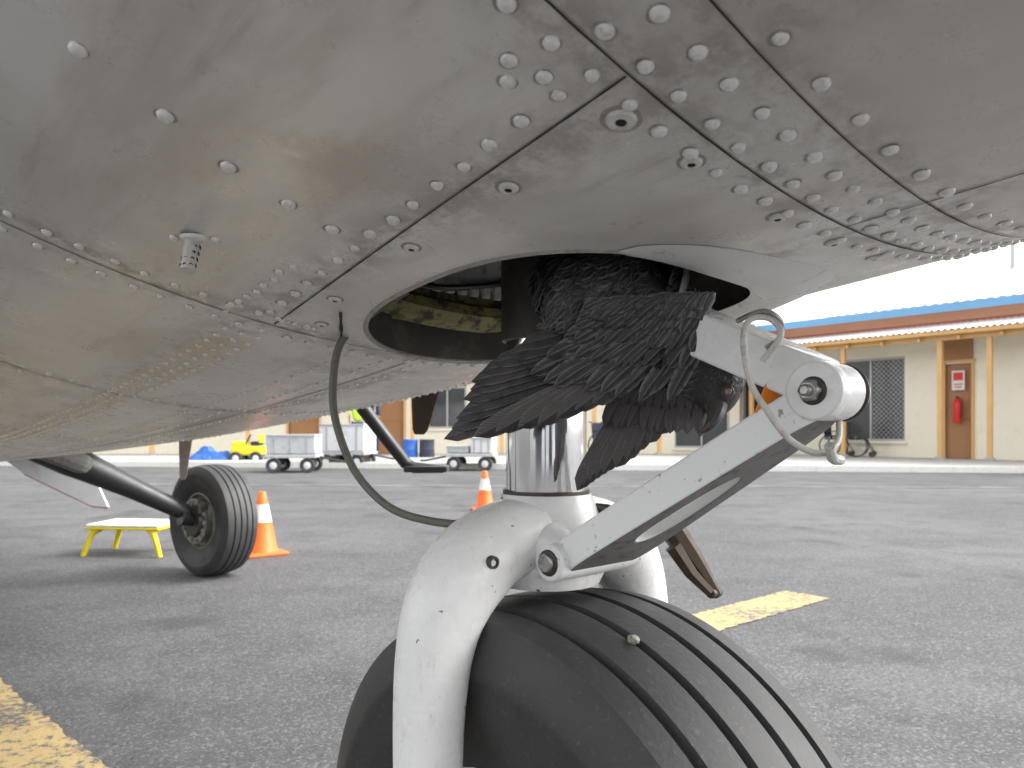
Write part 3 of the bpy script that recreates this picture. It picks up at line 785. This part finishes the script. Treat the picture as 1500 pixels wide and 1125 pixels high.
# ------------------------------------------------------------------ buildings
def wall(e, x0, x1, z0, z1, y0, y1, ops, mat):
    xs = sorted(set([x0, x1]+[o[0] for o in ops]+[o[1] for o in ops]))
    for a, b_ in zip(xs[:-1], xs[1:]):
        op = [o for o in ops if o[0] <= a+1e-6 and o[1] >= b_-1e-6]
        segs = [(z0, z1)] if not op else [(z0, op[0][2]), (op[0][3], z1)]
        for p, q in segs:
            if q-p > .01: box('wall_panel', ((a+b_)/2, (y0+y1)/2, (p+q)/2), (b_-a, y1-y0, q-p), mat, e)
def corrug(name, e, x0, x1, ya, za, yb, zb, mat, amp=.02, pitch=.15):
    k = int((x1-x0)/pitch*6); vs = []; fs = []
    for i in range(k+1):
        x = x0+(x1-x0)*i/k; w = amp*math.sin(2*math.pi*x/pitch)
        vs += [(x, ya, za+w), (x, yb, zb+w)]
        if i: fs.append((2*i-2, 2*i, 2*i+1, 2*i-1))
    return meshobj(name, vs, fs, mat, e, True, 80)
def building(loc, rz, x0, x1, wins, doors, posts, grille=True):
    e = empty('terminal_building', loc, rz)
    ops = [(a, b_, c, d) for a, b_, c, d in wins]+[(a, b_, .12, 2.55) for a, b_ in doors]
    wall(e, x0, x1, .12, 3.45, 1.2, 1.4, ops, M['cream'])
    box('upper_wall', ((x0+x1)/2, 1.3, 3.70), (x1-x0, .2, .5), M['salmon'], e)
    box('building_core', ((x0+x1)/2, 5.0, 2.0), (x1-x0-.1, 6.4, 3.7), M['cream'], e)
    for a, b_, c, d in wins:
        box('window_glass', ((a+b_)/2, 1.34, (c+d)/2), (b_-a, .02, d-c), M['glass'], e)
        for xx, ww in ((a+.03, .06), (b_-.03, .06), ((a+b_)/2, .05)): box('window_jamb', (xx, 1.30, (c+d)/2), (ww, .05, d-c), M['grey'], e)
        for zz in (c+.03, d-.03): box('window_rail', ((a+b_)/2, 1.297, zz), (b_-a, .05, .06), M['grey'], e)
        box('window_sill', ((a+b_)/2, 1.17, c-.04), (b_-a+.1, .10, .06), M['cream'], e)
        if grille:
            w, h = (b_-a)/2-.06, d-c-.1; gx, gz = a+.05, c+.05
            vs, fs = [], []
            st_ = .13; k = -int(h/st_)
            while k*st_ < w:
                for sg in (1, -1):
                    p0x = k*st_
                    t0 = max(0, -p0x); t1 = min(h, w-p0x)
                    if t1-t0 > .02:
                        A_, B_ = (p0x+t0, t0), (p0x+t1, t1)
                        if sg < 0: A_, B_ = (w-A_[0], A_[1]), (w-B_[0], B_[1])
                        o0 = len(vs); dxx = .009
                        vs += [(gx+A_[0]-dxx, 1.305+.004*sg, gz+A_[1]), (gx+A_[0]+dxx, 1.305+.004*sg, gz+A_[1]), (gx+B_[0]+dxx, 1.305+.004*sg, gz+B_[1]), (gx+B_[0]-dxx, 1.305+.004*sg, gz+B_[1])]
                        fs.append((o0, o0+1, o0+2, o0+3))
                k += 1
            meshobj('security_grille', [(v[0]+w+.04, v[1], v[2]) for v in vs], fs, M['grey'], e, False)
    for a, b_ in doors:
        box('door_leaf', ((a+b_)/2, 1.28, 1.33), (b_-a-.04, .05, 2.40), M['brown'], e, .004)
        box('door_mid_rail', ((a+b_)/2, 1.245, 1.2), (b_-a-.1, .03, .12), M['brown'], e)
        box('door_frame', (a, 1.18, 1.35), (.06, .06, 2.46), M['wood'], e); box('door_frame', (b_, 1.18, 1.35), (.06, .06, 2.46), M['wood'], e)
        box('door_head', ((a+b_)/2, 1.18, 2.61), (b_-a+.12, .06, .06), M['wood'], e)
        box('door_panel_over', ((a+b_)/2, 1.17, 3.02), (b_-a, .05, .76), M['brown'], e)
    for p in posts:
        box('veranda_post', (p, 0, 1.58), (.11, .11, 2.92), M['wood'], e, .01)
        box('post_foot', (p, 0, .16), (.18, .18, .08), M['concrete'], e)
    box('veranda_beam', ((x0+x1)/2, 0, 3.11), (x1-x0, .12, .14), M['wood'], e)
    box('veranda_fascia', ((x0+x1)/2, -.26, 3.20), (x1-x0, .03, .09), M['wood'], e)
    k = x0+.4
    while k < x1: box('rafter', (k, .45, 3.27), (.06, 1.4, .09), M['wood'], e, 0, (R(17), 0, 0)); k += .9
    corrug('veranda_roof', e, x0, x1, -.30, 3.27, 1.19, 3.60, M['roofw'])
    box('veranda_flashing', ((x0+x1)/2, 1.17, 3.63), (x1-x0, .04, .06), M['redtrim'], e)
    box('blue_fascia', ((x0+x1)/2, .66, 3.94), (x1-x0+.6, .04, .20), M['blue'], e)
    box('soffit', ((x0+x1)/2, .93, 3.97), (x1-x0+.5, .5, .03), M['cream'], e)
    corrug('main_roof', e, x0-.3, x1+.3, .62, 4.06, 6.6, 6.0, M['roofw'], .02, .25)
    corrug('main_roof_back', e, x0-.3, x1+.3, 6.6, 6.0, 12.6, 4.05, M['roofw'], .02, .25)
    return e
bR = building((11.2, 17.6, 0), R(-50), -8.2, 7., [(-4.3, -2.4, .55, 2.85), (-7.4, -5.6, .9, 2.5)], [(-1.42, -.75), (3.2, 4.1)], [0, -1.08, -3.5, -6.3, 2.6, 5.4])
tube('roof_vent_pipe', [(-1.0, 5, 5.3), (-1.0, 5, 6.45), (-.9, 5, 6.55)], .07, M['grey'], bR, 12)
fe_ = empty('fire_extinguisher', (11.2, 17.6, 0), R(-50))
lathe('bottle', [(0, 1.02), (.08, 1.03), (.09, 1.06), (.09, 1.52), (.07, 1.60), (.03, 1.64), (.03, 1.68), (0, 1.68)], M['red'], fe_, 'z', (-1.08, 1.10, 0), 20)
tube('extinguisher_hose', [(-1.08, 1.1, 1.66), (-.97, 1.07, 1.62), (-.96, 1.05, 1.35), (-.98, 1.04, 1.15)], .012, M['black'], fe_, 8, 5)
box('handle', (-1.08, 1.08, 1.69), (.04, .12, .03), M['black'], fe_)
sg = empty('fire_sign', (11.2, 17.6, 0), R(-50))
box('sign_plate', (-1.08, 1.16, 2.12), (.30, .015, .50), M['sign'], sg, .004)
box('sign_red_field', (-1.08, 1.145, 2.22), (.22, .01, .2), M['red'], sg)
box('sign_text_line', (-1.08, 1.145, 2.02), (.2, .01, .03), M['redtrim'], sg); box('sign_text_line', (-1.08, 1.145, 1.95), (.16, .01, .03), M['redtrim'], sg)
bL = building((0, 21.9, 0), 0, -24., 7.0,
              [(-9.6, -8.3, .9, 2.2), (-13.6, -12, .9, 2.2), (-2.6, -1.4, .9, 2.2), (5.0, 6.7, .3, 2.3), (1.0, 2.2, .9, 2.2)],
              [(-6.9, -5.9), (-4.5, -3.3)], [-19, -16.2, -13.2, -10.5, -7.7, -5.1, -2.9, -.3, 2.4, 4.3], False)

# unseen building added behind the camera for the chrome strut to reflect
hg = empty('added_hangar', (0, -16, 0), R(180))
hops = [(-13, -7, .0, 4.2), (-4.5, -1.5, 0, 4.2), (1, 2.2, 0, 2.2), (4, 11, .0, 4.2)]
wall(hg, -18, 18, 0, 6.2, 0, .25, hops, M['cartwhite'])
for a, b_, c, d_ in hops: box('added_hangar_door', ((a+b_)/2, .5, (c+d_)/2), (b_-a, .06, d_-c), M['cloth'], hg)
corrug('added_hangar_roof', hg, -18.4, 18.4, -.4, 6.2, 7, 8.2, M['roofw'], .03, .3); corrug('added_hangar_roof_back', hg, -18.4, 18.4, 7, 8.2, 14.4, 6.2, M['roofw'], .03, .3)
box('added_hangar_rear_wall', (0, 14, 3.1), (36, .2, 6.2), M['cartwhite'], hg)
for s in (-18, 18): box('added_hangar_end_wall', (s, 7.1, 3.1), (.2, 13.6, 6.2), M['cartwhite'], hg)

def wheelchair(x, y, rz):
    e = empty('wheelchair', (x, y, .12), rz)
    for s in (-.28, .28):
        lathe('big_wheel', [(.27, s-.012), (.30, s-.015), (.30, s+.015), (.27, s+.012)], M['rubber'], e, 'x', (0, 0, .30), 28, True)
        for k in range(8):
            t = k*math.pi/4; tube('spoke', [(s, 0, .3), (s, .28*math.cos(t), .3+.28*math.sin(t))], .006, M['grey'], e, 5)
        lathe('caster', [(0, -.015), (.08, -.015), (.08, .015), (0, .015)], M['rubber'], e, 'x', (s*.8, -.4, .08), 14)
        tube('side_frame', [(s*.85, .2, .95), (s*.85, .15, .5), (s*.85, -.25, .48), (s*.85, -.4, .2), (s*.85, -.5, .1)], .013, M['black'], e, 6)
        tube('handle', [(s*.85, .2, .95), (s*.85, .32, .96)], .017, M['black'], e, 6)
        box('armrest', (s*.85, -.02, .70), (.05, .3, .03), M['black'], e, .01)
    box('seat', (0, -.05, .49), (.44, .42, .04), M['cloth'], e, .01); box('back', (0, .17, .73), (.44, .03, .42), M['cloth'], e, .01)
wheelchair(9.35, 20.4, R(60)); wheelchair(9.0, 21.0, R(45)); wheelchair(2.6, 21.6, R(35))

# ------------------------------------------------------------------ light
w = bpy.data.worlds.new('World'); S.world = w; w.use_nodes = True; nt = w.node_tree
bg = nt.nodes['Background']
sky = nt.nodes.new('ShaderNodeTexSky'); sky.sky_type = 'NISHITA'; sky.sun_disc = False
EL, AZ = R(42), R(88)
sky.sun_elevation = EL; sky.sun_rotation = AZ; sky.dust_density = 4; sky.air_density = 1.3; sky.ozone_density = 1
hs = nt.nodes.new('ShaderNodeHueSaturation'); hs.inputs['Saturation'].default_value = .10; hs.inputs['Value'].default_value = 3.2
nt.links.new(sky.outputs[0], hs.inputs['Color']); nt.links.new(hs.outputs[0], bg.inputs[0]); bg.inputs[1].default_value = .15
sl = bpy.data.lights.new('sun', 'SUN'); sl.energy = 1.5; sl.angle = R(18); sl.color = (1, .95, .89)
so = bpy.data.objects.new('sun', sl); COL.objects.link(so)
d = Vector((math.sin(AZ)*math.cos(EL), math.cos(AZ)*math.cos(EL), math.sin(EL)))
so.rotation_euler = d.to_track_quat('Z', 'Y').to_euler()

cam = bpy.data.cameras.new('cam'); co = bpy.data.objects.new('camera', cam); COL.objects.link(co)
co.location = (0, 0, .85); co.rotation_euler = (R(90), 0, 0)
cam.sensor_width = 36; cam.lens = 26.4; cam.shift_y = .045; cam.clip_start = .02; cam.clip_end = 1500
cam.dof.use_dof = True; cam.dof.focus_distance = .72; cam.dof.aperture_fstop = 13
S.camera = co
S.view_settings.view_transform = 'Standard'; S.view_settings.look = 'None'; S.view_settings.exposure = 0
print('objects', len(bpy.data.objects))
